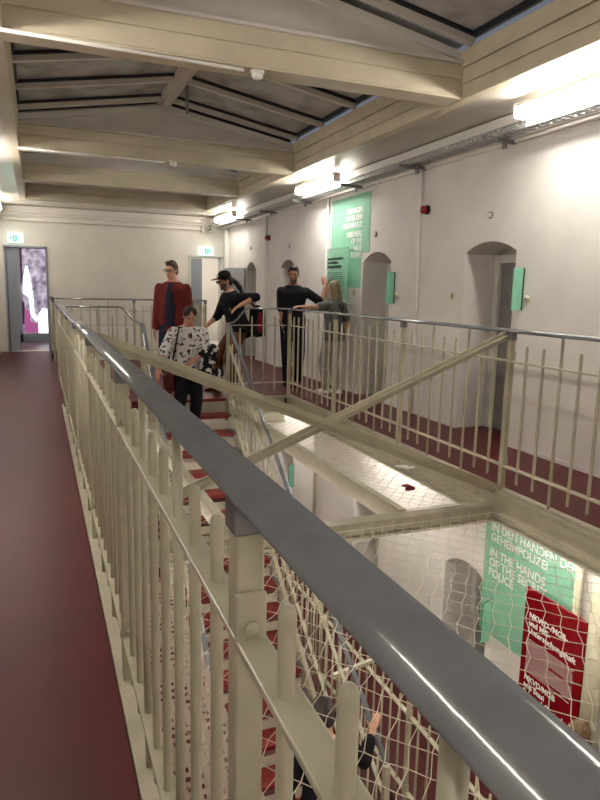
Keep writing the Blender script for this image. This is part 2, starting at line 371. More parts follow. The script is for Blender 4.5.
# ------------------------------------------------------------------ lamps, cable tray
def batten(x, y0, y1, z, lab, m, grp):
    t = thing('strip_light', (x,(y0+y1)/2,z), lab, 'light', grp)
    b = MB(); b.box(x-.05, x+.05, y0, y1, z+.04, z+.075)
    if x < 0: b.box(x-.02, x+.02, y0+.2, y0+.24, z+.07, z+.12 if z > 0 else z+.09); b.box(x-.02, x+.02, y1-.24, y1-.2, z+.07, z+.12 if z > 0 else z+.09)
    b.build('housing', M['white'], t)
    b = MB(); b.sweep([(x,y0+.02,z), (x,y1-.02,z)], [(.055*math.cos(a), .05*math.sin(a)) for a in [PI*2*i/14 for i in range(14)]]); b.build('diffuser', m, t, smooth=False)
    for yy in (y0+.01, y1-.01):
        b = MB(); b.box(x-.056, x+.056, yy-.012, yy+.012, z-.05, z+.06); b.build('end_cap', M['white'], t)
tl = [(-1.85,-.35,'behind the camera'), (3.38,4.88,'nearest in view, at the right edge'), (8.62,10.1,'second in view, above the mint wall text'), (13.8,15.3,'farthest, beside the end wall')]
for y0, y1, w in tl:
    far = y0 > 13
    batten(3.955, y0, y1, 3.055, 'white strip light on the right cable tray, '+w, M['lampF' if far else 'lampR'], 'right strip lights')
    batten(-.68, y0, y1, 3.05, 'white strip light on the left ceiling, '+w, M['lampF' if far or y0 < 0 else 'lamp'], 'left strip lights')
for x in (-.4, 3.95):
    for y0, y1 in ((-.6,.9), (3.0,4.5), (6.4,7.9), (10.2,11.7)):
        batten(x, y0, y1, -.31, 'unseen white strip light added under the gallery on the lower %s side' % ('left' if x < 0 else 'right'), M['lampL'], 'added lower strip lights %s' % ('left' if x < 0 else 'right'))  # unseen lamps, added to light the lower level
def tray(x0, x1, z, lab):
    t = thing('cable_tray', ((x0+x1)/2, 6, z), lab, 'cable tray')
    ya, yb = YN+.1, YB-.3
    for xs in (x0, x1):
        b = MB()
        for zz in (z+.003, z+.03, z+.062): b.box(xs-.002, xs+.002, ya, yb, zz-.006, zz+.006)
        y = ya
        while y < yb:
            b.box(xs-.0025, xs+.0025, y, y+.035, z, z+.065); y += .07
        b.build('side_rail', M['galv'], t)
    b = MB(); b.box(x0+.004, x0+.03, ya, yb, z-.002, z+.002); b.box(x1-.03, x1-.004, ya, yb, z-.002, z+.002); b.box((x0+x1)/2-.012, (x0+x1)/2+.012, ya, yb, z-.002, z+.002)
    y = ya
    while y < yb: b.box(x0+.004, x1-.004, y, y+.045, z-.003, z+.003); y += .09
    b.build('tray_bed', M['galv'], t)
    b = MB(); b.tube([(x0+.05,ya,z+.02),(x0+.05,yb,z+.02)], .014, 6); b.tube([(x1-.06,ya,z+.02),(x1-.06,yb,z+.02)], .012, 6); b.build('cables', M['greyD'], t)
tray(4.05, 4.20, 2.955, 'perforated galvanised cable tray along the top of the right wall')
for y, lab in ((5.3,'nearest in view'), (6.85,'second in view'), (8.45,'third in view'), (10.3,'fourth in view'), (12.0,'fifth in view'), (13.6,'farthest')):
    t = thing('tray_bracket', (WR, y, 2.9), 'grey steel bracket under the right cable tray, '+lab, 'bracket', 'cable tray brackets')
    b = MB(); b.bar((WR-.02,y,2.928), (3.93,y,2.938), .04, .035); b.build('arm', M['greyD'], t)
    b = MB(); b.box(WR-.15, WR-.135, y-.03, y+.03, 2.86, 2.95); b.build('hook', M['greyD'], t)

# ------------------------------------------------------------------ railings
HP = []   # handrail profile (u sideways, w up): flat bottom, domed top
HW, HT = .0385, .03
HP = [(-HW+.007,-HT), (HW-.007,-HT), (HW-.002,-HT+.006)]+[(HW*math.cos(PI*i/16), -.022+.022*math.sin(PI*i/16)) for i in range(17)]+[(-HW+.002,-HT+.006)]
def bal_mesh(kind, L0, L1, r=.0115):
    b = MB()
    if kind == 'short': prof = [(.004,L0-.006),(r*.8,L0),(r,L0+.006),(r,L1-.012),(r*.82,L1-.004),(r*.4,L1)]
    else: prof = [(r,L0),(r,L1)]
    b.lathe((0,0,0), prof, 12); bmesh.ops.recalc_face_normals(b.bm, faces=b.bm.faces)
    me = bpy.data.meshes.new('baluster'); b.bm.to_mesh(me); b.bm.free(); me.materials.append(M['cream'])
    for p in me.polygons: p.use_smooth = True
    return me
BS, BLg = bal_mesh('short', .08, 1.125), bal_mesh('long', -.02, ZH-.035)
BSn, BLn = bal_mesh('short', .08, 1.115, .0125), None
def put(name, me, parent, p):
    o = bpy.data.objects.new(name, me); COL.objects.link(o); o.parent = parent; o.location = V(p)-ORG[parent.name]; return o
def post(t, x, y, z=0, ax='y', w=.043):
    """square post, grey sleeve under handrail, plates with bolts at the two rails"""
    b = MB(); b.box(x-w/2, x+w/2, y-w/2, y+w/2, z-.05, z+ZH-.07); p = b.build('post', M['cream'], t, bevel=.004)
    b = MB(); b.box(x-w/2-.004, x+w/2+.004, y-w/2-.004, y+w/2+.004, z+ZH-.086, z+ZH-.03); b.build('post_cap', M['grey'], p, bevel=.003)
    for zz in (1.0, .19):
        d = -1
        b = MB()
        if ax == 'y': b.box(x-w/2-.003, x+w/2+.001, y-w/2-.010, y-w/2, z+zz-.006, z+zz+.075)
        else: b.box(x-w/2-.012, x+w/2+.012, y-w/2-.012, y-w/2, z+zz-.05, z+zz+.05)
        b.build('fixing_plate', M['cream'], p, bevel=.004)
        b = MB(); b.lathe((x, y-w/2-.010, z+zz+.022), [(0,0),(.012,0),(.012,.004),(.008,.008),(.003,.010)], 12, axis=(0,-1,0)); b.build('bolt', M['cream'], p, smooth=True)
def railing(name, label, A, B, pitch=None, first=None, posts=(), z=0, ext=(0,0), flip=False):
    """straight railing from A to B (x,y); posts = distances along it; between posts: two short, one long, ..."""
    A, B = V((A[0],A[1],0)), V((B[0],B[1],0)); d = (B-A); L = d.length; d.normalize()
    t = thing(name, (A.x, A.y, z), label, 'railing')
    b = MB(); b.sweep([A+d*-ext[0]+V((0,0,z+ZH)), A+d*(L/2)+V((0,0,z+ZH)), B+d*ext[1]+V((0,0,z+ZH))], HP); b.build('handrail', M['grey'], t, smooth=True)
    for nm, zz in (('middle_rail', 1.0), ('bottom_rail', .19)):
        b = MB(); b.bar(A+V((0,0,z+zz)), B+V((0,0,z+zz)), .048, .012); b.build(nm, M['cream'], t, bevel=.003)
    ax = 'y' if abs(d.y) > .5 else 'x'
    for s in posts: q = A+d*s; post(t, q.x, q.y, z, ax)
    ps = sorted(posts); ps = ([ps[0]-1.55]+ps+[ps[-1]+1.55]) if ps else [-.001, L]
    for a, c in zip(ps, ps[1:]):
        n = max(2, round((c-a)/.172))
        for i in range(1, n):
            s = a+(c-a)*i/n
            if s < .03 or s > L-.03: continue
            put('baluster', BLg if i % 3 == 0 else BS, t, A+d*s+V((0,0,z)))
    return t
PL = [.85+1.52*i for i in range(-1, 7)]
lr = railing('balustrade', 'long cream balustrade with grey handrail in the foreground beside the red walkway', (XL,-.9), (XL,10.8), posts=[y+.9 for y in PL]+[11.65])
railing('balustrade', 'cream balustrade along the right gallery in front of the arched doorways', (XR,1.2), (XR,Y0), posts=[y-1.2 for y in (2.40,3.95,5.53,7.1,Y0)])
for x, w, lab in ((XL,'left','short cream balustrade beyond the bridge on the left walkway'), (XR,'right','short cream balustrade beyond the bridge on the right gallery')):
    railing('balustrade', lab, (x,Y1), (x,YB), posts=[0.0, 2.05])
railing('balustrade', 'cream balustrade along the far edge of the bridge', (XL+.05,Y1), (XR-.05,Y1), posts=[1.5])
railing('balustrade', 'pale lower-floor balustrade below the wire net on the right', (3.13,.5), (3.13,8.3), posts=[1.2,2.75,4.3,5.85,7.4], z=ZF)

# rails at the head of the stairs: flat part, then S-curve down to the stair rail
SX0, SX1 = 1.24, 2.40
def s_rail(label, xa, xb, s):
    t = thing('balustrade', (xa, Y0, 0), label, 'railing')
    pts = [(xa, Y0, ZH), (xb-s*.28, Y0, ZH)]
    for i in range(1, 9):
        u = i/8; pts.append((xb-s*.28+s*.24*u, Y0, ZH-.2*(3*u*u-2*u**3)))
    pts.append((xb, Y0, ZH-.205))
    b = MB(); b.sweep(pts, [(u*.8, w*.8) for u, w in HP]); b.build('handrail', M['grey'], t, smooth=True)
    for nm, zz in (('middle_rail', 1.0), ('bottom_rail', .19)):
        b = MB(); b.bar((xa,Y0,zz), (xb,Y0,zz), .04, .012); b.build(nm, M['cream'], t)
    b = MB(); b.box(xb-.022, xb+.022, Y0-.022, Y0+.022, -.05, 1.03); b.build('newel_post', M['cream'], t, bevel=.003)
    n = int(abs(xb-xa)/.16)
    for i in range(1, n):
        x = xa+(xb-xa)*i/n; put('baluster', BLg if i % 2 == 0 and abs(x-xb) > .3 else (BS if abs(x-xb) > .22 else BN), t, (x,Y0,0))
BN = bal_mesh('short', .08, .96)
s_rail('right railing at the head of the stairs, between steps and right gallery', XR-.05, SX1, -1)
s_rail('left railing at the head of the stairs, between foreground balustrade and steps', XL+.05, SX0, 1)

# ------------------------------------------------------------------ staircase
NR, G = 18, .25; RZ = -ZF/NR
st = thing('staircase', ((SX0+SX1)/2, 4.35, ZF), 'cream steel staircase with red treads going down from the bridge', 'staircase')
for kx in range(1, NR):
    z = -RZ*kx; yn = 8.62-G*kx
    b = MB(); b.box(SX0+.05, SX1-.06, yn, yn+G+.02, z-.045, z); tr = b.build('tread', M['redT'], st, bevel=.004)
    b = MB(); b.prism([(SX1-.06, yn+.01, z+.0), (SX1-.06, yn+G-.01, z), (SX1-.06, yn+G-.01, z-.12), (SX1-.06, yn+.12, z-.05)], (.05,0,0)); b.build('tread_bracket', M['greyD'], tr)
    b = MB(); b.box(SX0+.05, SX1-.06, yn+G-.01, yn+G, z+.002, z+.10); b.build('riser', M['creamS'], tr)
b = MB(); b.box(SX0, SX1, Y0-.06, Y0-.02, -TH-.02, .0); b.build('landing_fascia', M['creamS'], st)
b = MB(); b.box(SX0+.05, SX1-.05, 8.58, Y0, -.04, .004); b.build('landing_nosing', M['redT'], st, bevel=.004)
slope = RZ/G
for x in (SX0, SX1):
    b = MB(); b.prism([(x-.02, Y0-.02, .02), (x-.02, Y0-.02, -.26), (x-.02, 4.15, -.26-slope*(Y0-.02-4.15)), (x-.02, 4.15, .02-slope*(Y0-.02-4.15))], (.04,0,0)); b.build('stringer', M['cream'], st)
def stair_rail(x0, x1, label, ze):
    t = thing('stair_railing', (x0, Y0, 0), label, 'railing')
    A, B = V((x0, 8.6, 1.03)), V((x1, 4.12, ze))
    b = MB(); b.sweep([A, A.lerp(B,.5), B], [(u*.68, w*.68) for u, w in HP]); b.build('handrail', M['grey'], t, smooth=True)
    for nm, f in (('middle_rail', .72), ('bottom_rail', .16)):
        P0, P1 = V((x0,8.6,-.06+f*1.09)), V((x1,4.12,-.06-slope*4.48+f*(ze+.06+slope*4.48)))
        b = MB(); b.bar(P0, P1, .035, .012); b.build(nm, M['cream'], t)
    b = MB(); b.box(x1-.025, x1+.025, 4.10, 4.15, ZF, ze-.02); b.build('newel_post', M['cream'], t)
    n = 30
    for i in range(1, n):
        u = i/n; q = A.lerp(B, u); zb = -.1-slope*4.48*u
        b = MB(); b.tube([(q.x, q.y, zb), (q.x, q.y, q.z-.03-(0 if i % 3 == 0 else .13))], .009, 8, up=(0,1,0)); b.build('baluster', M['cream'], t, smooth=True)
stair_rail(SX1, 2.50, 'right stair railing with grey handrail descending below the net', -2.32)
stair_rail(SX0, SX0, 'left stair railing with grey handrail beside the descending woman', -2.40)

# ------------------------------------------------------------------ steel edge channels, net frame, bracing
def channel(label, x0, x1, y0, y1, s):
    t = thing('edge_channel', ((x0+x1)/2, (y0+y1)/2, -.24), label, 'steel channel')
    b = MB(); b.box(x0, x1, y0, y1, -.02, .006); b.build('top_flange', M['cream'], t)
    b = MB(); b.box((x0+x1)/2-.012, (x0+x1)/2+.012, y0, y1, -.23, -.02); b.build('web', M['cream'], t)
    b = MB(); b.box(x0, x1, y0, y1, -.25, -.23); b.build('bottom_flange', M['creamS'], t)
channel('cream steel edge channel under the foreground balustrade', .222, .33, YN, Y0-.02, 1)
channel('cream steel edge channel under the right gallery balustrade', 3.22, 3.338, YN, Y0-.02, -1)
t = thing('bridge_girder', (1.8, Y0, -.24), 'cream girder carrying the near edge of the bridge right of the stairs', 'girder')
b = MB(); b.box(2.45, 3.22, Y0-.06, Y0-.025, -.36, -.02); b.build('web', M['cream'], t)
b = MB(); b.box(2.45, 3.22, Y0-.12, Y0-.02, -.38, -.36); b.box(2.45, 3.22, Y0-.10, Y0-.02, -.03, .0); b.build('flange', M['cream'], t)
YC = 3.95
t = thing('cross_beam', (1.78, YC, -.25), 'cream steel beam crossing the atrium under the X bracing', 'beam')
b = MB(); b.box(.34, 3.21, YC-.055, YC+.055, -.135, -.115); b.box(.34, 3.21, YC-.012, YC+.012, -.23, -.135); b.box(.34, 3.21, YC-.05, YC+.05, -.245, -.225); b.build('beam_profile', M['cream'], t)
b = MB()
for i in range(34): b.tube([(.4+i*.083, YC-.056, -.125), (.4+i*.083, YC-.07, -.15), (.4+i*.083, YC-.056, -.235)], .004, 6)
b.build('net_hooks', M['wire'], t)
t = thing('bracing_bar', (1.8, YC, 0), 'cream diagonal bar falling from the foreground handrail to the right gallery post foot', 'brace')
b = MB(); b.bar((.30,YC-.03,1.20), (3.27,YC-.03,.0), .012, .06, up=(0,1,0)); b.bar((.30,YC-.03,1.20), (3.27,YC-.03,.0), .075, .012, up=(0,1,0)); b.build('angle_bar', M['cream'], t)
b = MB(); b.lathe((3.2,YC-.045,.03), [(0,0),(.016,0),(.012,.014),(0,.016)], 10, axis=(0,-1,0)); b.build('bolt', M['cream'], t)
t = thing('bracing_bar', (1.8, YC+.03, 0), 'cream diagonal bar rising to the right gallery handrail and crossing the other brace', 'brace')
b = MB(); b.bar((.32,YC+.035,-.0), (3.27,YC+.035,1.19), .012, .05, up=(0,1,0)); b.bar((.32,YC+.035,.0), (3.27,YC+.035,1.19), .07, .012, up=(0,1,0)); b.build('angle_bar', M['cream'], t)
b = MB(); b.lathe((3.2,YC+.02,1.15), [(0,0),(.016,0),(.012,.014),(0,.016)], 10, axis=(0,-1,0)); b.build('bolt', M['cream'], t)
for x, lab in ((2.46,'cream beam carrying the edge of the net right of the stairwell'), (1.14,'cream beam carrying the edge of the net left of the stairwell')):
    t = thing('net_edge_beam', (x, 6.3, -.25), lab, 'beam')
    b = MB(); b.box(x-.03, x+.03, YC+.06, Y0-.14, -.115, -.10); b.build('top_flange', M['cream'], t)
    b = MB(); b.box(x-.012, x+.012, YC+.06, Y0-.14, -.26, -.115); b.build('web', M['creamS'], t)
t = solo(MB().bar((2.55,5.33,-2.28),(3.10,5.45,-2.28),.04,.04).build('tie_bar', M['cream']), 'short cream tie bar between stair handrail and lower balustrade', 'bar')

# ------------------------------------------------------------------ wire nets
def net(name, label, x0, x1, y0, y1, z, a, c, r, sag, seed):
    """hexagonal strands: zigzag wires running along (1,-1), linked by staggered short wires"""
    rnd = random.Random(seed); d2 = V((.7071,-.7071,0)); d1 = V((.7071,.7071,0)); b = MB()
    cx, cy = (x0+x1)/2, (y0+y1)/2; R = math.hypot(x1-x0, y1-y0)/2+.3
    def zz(p):
        u = max(0, 1-((p.x-cx)/((x1-x0)/2))**2)*max(0, 1-((p.y-cy)/((y1-y0)/2))**2)
        return z-sag*u**.6
    nodes = {}
    d1 = V((.65,.76,0)); d2 = V((.65,-.76,0))
    nu, nv = int(R*1.4/a)+1, int(R*1.4/c)+1
    for i in range(-nu, nu+1):
        for j in range(-nv, nv+1):
            p = V((cx,cy,0))+d2*(i*a+(a*.09 if j % 2 else -a*.09))+d1*(j*c+(c*.03 if (i+j) % 2 else -c*.03))+V((rnd.uniform(-.004,.004), rnd.uniform(-.004,.004),0))
            if x0 <= p.x <= x1 and y0 <= p.y <= y1: p.z = zz(p)+rnd.uniform(-.004,.004); nodes[i,j] = p
    def w(p, q): b.tube([p, q], r, 5, up=(.1,.2,.97))
    for (i,j), p in nodes.items():
        for q in (nodes.get((i+1,j)), nodes.get((i,j+1))):
            if q is not None: w(p, q)
    for p, q in (((x0,y0),(x1,y0)),((x1,y0),(x1,y1)),((x1,y1),(x0,y1)),((x0,y1),(x0,y0))):
        b.tube([(p[0],p[1],z),(q[0],q[1],z)], r*2, 6, up=(.1,.2,.97))
    o = b.build(name, M['wire']); solo(o, label, 'net'); return o
net('safety_net', 'wire safety net over the atrium in the foreground, before the cross beam', .36, 3.20, .1, YC-.07, -.16, .085, .125, .0021, .03, 1)
net('safety_net', 'wire safety net right of the stairwell beyond the cross beam', 2.50, 3.20, YC+.07, Y0-.15, -.11,   .085, .11, .002, .04, 2)
net('safety_net', 'wire safety net left of the stairwell beyond the cross beam', .36, 1.10, YC+.07, Y0-.15, -.11, .085, .11, .002, .03, 3)
# pale perforated ledge by the foreground balustrade
b = MB(); x0, x1, ya, yb = .345, .65, .5, 3.6; p = .048; nx = int((x1-x0)/p); ny = int((yb-ya)/p)
for i in range(nx+1): b.box(x0+i*p-.011, x0+i*p+.011, ya, yb, -.207, -.203)
for j in range(ny+1): b.box(x0-.011, x0+nx*p+.011, ya+j*p-.011, ya+j*p+.011, -.2075, -.2035)
solo(b.build('perforated_ledge', M['pinkish']), 'pale perforated metal ledge seen between the bars of the foreground balustrade', 'perforated plate')
# bits lying on the net
b = MB()
for i in range(5): b.ell((2.79+random.uniform(-.03,.03), 4.47+random.uniform(-.04,.04), -.10+i*.006), (.045,.03,.012), (V((math.cos(i),math.sin(i),.1)).normalized(), V((-math.sin(i),math.cos(i),0)), V((0,0,1))), 8, 5)
solo(b.build('crumpled_wrapper', mat('wrapper', (112,18,28), .4)), 'dark red crumpled wrapper lying on the net right of the stairwell', 'wrapper')
b = MB()
for i in range(4): b.ell((3.03+.02*i, 5.03-.03*i, -.085+.008*(i%2)), (.05,.025,.012), (V((.7,-.6,.2*(i%2))).normalized(), V((.6,.7,0)), V((0,0,1))), 8, 5)
solo(b.build('paper_scrap', M['letter']), 'white crumpled paper scrap on the net near the right gallery edge', 'paper')

# ------------------------------------------------------------------ signs
XA, YA = (0,-1,0), (0,0,1)
t = thing('wall_graphic', (WR, 8.9, 1.55), 'tall mint green wall graphic with white text between two doorways, upper gallery', 'wall graphic')
b = MB(); b.box(WR-.006, WR, 8.47, 9.52, 1.55, 2.86); b.box(WR-.006, WR, 8.24, 8.47, 2.04, 2.86); b.build('painted_field', M['mintP'], t)
for tx, z in (('GEFANGEN',2.605),('UNTER DEM',2.505),('HAKENKREUZ',2.405),('PRISONERS',2.275),('OF THE',2.175),('NAZI',2.075),('REGIME',1.975)):
    text('lettering', tx, .108, (WR-.0085, 8.47, z), XA, YA, M['letter'], t, 'RIGHT', .003, .92)
t = thing('information_panel', (4.2, 9.05, 1.3), 'translucent mint glass panel with dark text in front of the wall graphic', 'information panel')
mg = mat('mint_glass', (165,225,196), .1); bs = mg.node_tree.nodes['Principled BSDF']; bs.inputs['Alpha'].default_value = .42
b = MB(); b.box(4.195, 4.205, 8.68, 9.44, 1.25, 2.13); b.build('glass_pane', mg, t)
b = MB()
for i, w in enumerate((.55,.36,.45)):
    y = 9.38
    while y > 9.38-w:
        l = random.uniform(.03,.06); b.box(4.190, 4.194, y-l, y, 1.955-.06*i, 1.985-.06*i+random.choice((0,.008))); y -= l+.008
b.build('heading_text', M['ink'], t)
b = MB()
for i in range(12):
    y = 9.38
    while y > 8.86+random.uniform(-.03,.03):
        l = random.uniform(.03,.09); b.box(4.191, 4.194, y-l, y, 1.76-.03*i, 1.772-.03*i); y -= l+.012
b.build('body_text', M['inkS'], t)
b = MB()
for y in (8.72,9.40):
    for z in (1.3,2.09): b.tube([(4.19,y,z),(WR,y,z)], .01, 8)
b.build('standoff', M['galv'], t)
for y, lab, z in ((5.06,'mint blade sign beside the nearest upper doorway',1.35), (7.50,'mint blade sign beside the doorway right of the mint wall graphic',1.35)):
    t = thing('blade_sign', (4.25,y,z), lab, 'sign')
    b = MB(); b.box(4.19, WR, y-.008, y+.008, z, z+.40); b.build('panel', M['mint'], t)
    b = MB(); b.box(4.296, WR+.001, y-.012, y+.012, z, z+.40); b.build('edge_strip', M['ink'], t)
for y, lab in ((5.17,'mint blade sign beside the lower doorway under the net'), (10.92,'narrow mint blade sign beside the far lower doorway')):
    t = thing('blade_sign', (4.25,y,-2.15), lab, 'sign')
    b = MB(); b.box(4.20, WR, y-.008, y+.008, -2.15, -1.72); b.build('panel', M['mint'], t)
    b = MB(); b.tube([(4.30,y-.015,-1.66),(4.19,y-.015,-1.70),(4.19,y-.015,-2.12)], .005, 6); b.build('frame_rod', M['dark'], t)
t = thing('wall_graphic', (WR, 4.7, -2.06), 'mint green wall graphic with white text on the lower wall behind the red panel', 'wall graphic')
b = MB(); b.box(WR-.006, WR, 4.07, 5.33, -2.06, -.42); b.build('painted_field', M['mintP'], t)
for tx, z in (('IN DEN HÄNDEN DER',-.925),('GEHEIMPOLIZEI',-1.035),('IN THE HANDS',-1.20),('OF THE SECRET',-1.31),('POLICE',-1.42)):
    text('lettering', tx, .125, (WR-.0085, 5.24, z), XA, YA, M['letter'], t, 'LEFT', .002, .95)
t = thing('exhibition_panel', (4.2, 4.17, ZF), 'tall red exhibition panel with white text standing by the lower wall', 'exhibition panel')
b = MB(); b.box(4.185, 4.205, 3.80, 4.54, ZF+.12, -1.22); b.build('panel', M['redP'], t, bevel=.003)
b = MB(); b.box(4.10, 4.29, 3.85, 3.95, ZF, ZF+.12); b.box(4.10, 4.29, 4.39, 4.49, ZF, ZF+.12); b.build('foot', M['galv'], t)
for tx, z in (('NKWD-/MGB-',-1.50),('und MfS-',-1.575),('Untersuchungshaft',-1.65),('NKVD/MGB',-2.13),('and Stasi',-2.205),('Remand Custody',-2.28)):
    text('lettering', tx, .078, (4.183, 4.47, z), XA, YA, M['letter'], t, 'LEFT', .0012)
for z0, n in ((-1.72,17),(-2.36,14)):
    b = MB()
    for i in range(n):
        y = 4.47; end = 3.90 if i % 8 != 7 else 4.2
        while y > end:
            l = random.uniform(.02,.07); b.box(4.1835, 4.185, max(y-l,end-.01), y, z0-.02*i, z0-.02*i+.005); y -= l+.012
    b.build('small_text', M['letter'], t)
# exit signs
def exit_sign(x0, x1, z0, z1, lab, flip):
    t = thing('exit_sign', ((x0+x1)/2, YB-.05, z0), lab, 'exit sign'); y = YB-.08
    b = MB(); b.box(x0, x1, y, YB-.0, z0, z1); b.build('light_box', M['exitw'], t)
    w = x1-x0; h = z1-z0
    def X(u): return x0+w*(1-u if flip else u)
    def pz(u, v): return (X(u), y-.004, z0+h*v)
    b = MB(); b.prism([pz(.40,.12),pz(.70,.12),pz(.70,.88),pz(.40,.88)], (0,.003,0)); b.build('green_field', M['exitg'], t)
    b = MB(); b.lathe((X(.56), y-.008, z0+h*.75), [(0,0),(.018,0),(.018,.003),(0,.003)], 8, axis=(0,1,0))
    b.prism([pz(.52,.38),pz(.60,.38),pz(.58,.66),pz(.50,.64)], (0,-.003,0)); b.prism([pz(.53,.4),pz(.44,.2),pz(.48,.18),pz(.58,.38)], (0,-.003,0)); b.prism([pz(.56,.4),pz(.64,.2),pz(.67,.22),pz(.60,.42)], (0,-.003,0))
    b.build('running_figure', M['letter'], t)
    b = MB(); b.prism([pz(.78,.3),pz(.78,.7),pz(.95,.5)], (0,.003,0)); b.build('arrow', M['exitg'], t)
exit_sign(-.55,-.25,2.38,2.57,'glowing green and white exit sign over the left end doorway', True)
exit_sign(3.63,3.98,2.28,2.46,'glowing green and white exit sign over the right end doorway', False)
# lit collage display beyond the left doorway
t = thing('display_panel', (-.12,18.5,.2), 'brightly lit lilac and white picture display seen through the left end doorway', 'display panel')
em = bpy.data.materials.new('lilac_collage'); em.use_nodes = True; nt = em.node_tree; bs = nt.nodes['Principled BSDF']
tc = nt.nodes.new('ShaderNodeTexCoord'); vo = nt.nodes.new('ShaderNodeTexNoise'); vo.inputs['Scale'].default_value = 5.5; vo.inputs['Detail'].default_value = 6
rp = nt.nodes.new('ShaderNodeValToRGB'); rp.color_ramp.elements[0].color = rgb(104,96,120); rp.color_ramp.elements[1].color = rgb(206,198,216); rp.color_ramp.elements[0].position = .36; rp.color_ramp.elements[1].position = .66
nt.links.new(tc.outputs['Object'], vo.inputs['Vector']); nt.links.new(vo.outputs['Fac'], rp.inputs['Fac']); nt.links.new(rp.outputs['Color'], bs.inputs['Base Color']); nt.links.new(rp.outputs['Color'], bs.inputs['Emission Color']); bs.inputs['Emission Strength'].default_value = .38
b = MB(); b.box(-.40,.25,18.5,18.55,.22,2.45); b.build('backlit_picture', em, t)
b = MB(); b.box(-.50,-.40,18.45,18.55,0,2.5); b.box(-.5,.3,18.45,18.6,0,.21); b.build('frame', M['doorB'], t)
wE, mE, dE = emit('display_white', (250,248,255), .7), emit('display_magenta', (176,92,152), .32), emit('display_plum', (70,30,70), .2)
def flat(nm, m, *pts): MB().prism([(x, 18.496, z) for x, z in pts], (0,-.004,0)).build(nm, m, t)
flat('white_figure', wE, (-.36,1.25),(-.33,1.7),(-.27,1.95),(-.22,1.95),(-.16,1.6),(-.12,1.2),(-.1,.75),(-.02,.6),(-.06,.5),(-.2,.7),(-.22,1.15))
flat('dark_patch', dE, (-.40,1.5),(-.40,2.42),(-.34,2.42),(-.35,1.9),(-.36,1.5))
flat('white_patch', wE, (-.02,.22),(.25,.22),(.25,.85),(.1,.88),(-.02,.7))
flat('magenta_patch', mE, (-.36,.24),(-.03,.24),(-.03,.5),(-.2,.5),(-.22,.8),(-.34,.85))
flat('plum_patch', dE, (-.40,.45),(-.40,1.1),(-.33,1.0),(-.36,.45))

for x, y, lab in ((-.9,17.0,'unseen white strip light added to brighten the room beyond the left end doorway'),(3.9,17.0,'unseen white strip light added to brighten the room beyond the right end doorway')):
    batten(x, y-.5, y+.5, 2.6, lab, M['lampL'], 'added strip lights beyond the doorways')  # lamps out of view, added to brighten the rooms beyond
# ------------------------------------------------------------------ small wall fittings
def beacon(y, z, lab):
    t = thing('alarm_beacon', (WR,y,z), lab, 'alarm')
    b = MB(); b.lathe((WR,y,z), [(0,0),(.055,0),(.055,.03),(0,.03)], 14, axis=(-1,0,0)); b.build('base', M['dark'], t)
    b = MB(); b.lathe((WR-.03,y,z), [(.03,0),(.046,0),(.046,.05),(.03,.065),(0,.066)], 14, axis=(-1,0,0)); b.build('lens', M['redPl'], t, smooth=True)
beacon(6.80,2.46,'red alarm beacon high on the right wall left of the nearest doorway'); beacon(12.5,2.5,'red alarm beacon high on the right wall near the far end')
for y, z, lab in ((5.62,2.29,'small oval plate above the nearest upper doorway'), (8.07,2.27,'small oval plate above the doorway right of the mint wall graphic'), (11.38,2.28,'small oval plate above the doorway behind the man in the black t-shirt'), (13.72,2.36,'small oval plate above the dark far doorway')):
    t = thing('wall_plate', (WR,y,z), lab, 'wall plate', 'plates above the doorways')
    b = MB(); b.lathe((WR,y,z), [(0,0),(.04,0),(.036,.012),(0,.014)], 14, axis=(-1,0,0)); b.build('rim', M['greyD'], t)
    b = MB(); b.lathe((WR-.014,y,z), [(0,0),(.022,0),(.02,.006),(0,.007)], 12, axis=(-1,0,0)); b.build('disc', M['white'], t)
for y, z, lab in ((6.19,1.47,'small square brass call plate left of the nearest upper doorway'), (8.66,1.48,'small square brass call plate under the mint wall graphic'), (11.95,1.48,'small square brass call plate left of the third upper doorway')):
    t = thing('call_plate', (WR,y,z), lab, 'wall plate', 'call plates')
    b = MB(); b.box(WR-.012, WR, y-.035, y+.035, z-.045, z+.045); b.build('plate', M['ivory'], t, bevel=.004)
    b = MB(); b.box(WR-.016, WR-.012, y-.018, y+.018, z-.03, z+.025); b.build('inset', M['brass'], t)
    b = MB(); b.lathe((WR-.016,y,z-.005), [(0,0),(.009,0),(.009,.006),(0,.006)], 10, axis=(-1,0,0)); b.build('button', M['dark'], t)
for y, z, lab in ((4.99,1.46,'round ivory door bell right of the nearest blade sign'), (7.43,1.46,'round ivory door bell right of the second blade sign')):
    t = thing('door_bell', (WR,y,z), lab, 'bell', 'door bells')
    b = MB(); b.lathe((WR,y,z), [(0,0),(.036,0),(.034,.014),(0,.016)], 16, axis=(-1,0,0)); b.build('ring', M['ivory'], t, smooth=True)
    b = MB(); b.lathe((WR-.016,y,z), [(0,0),(.012,0),(.01,.008),(0,.009)], 12, axis=(-1,0,0)); b.build('button', M['brass'], t)
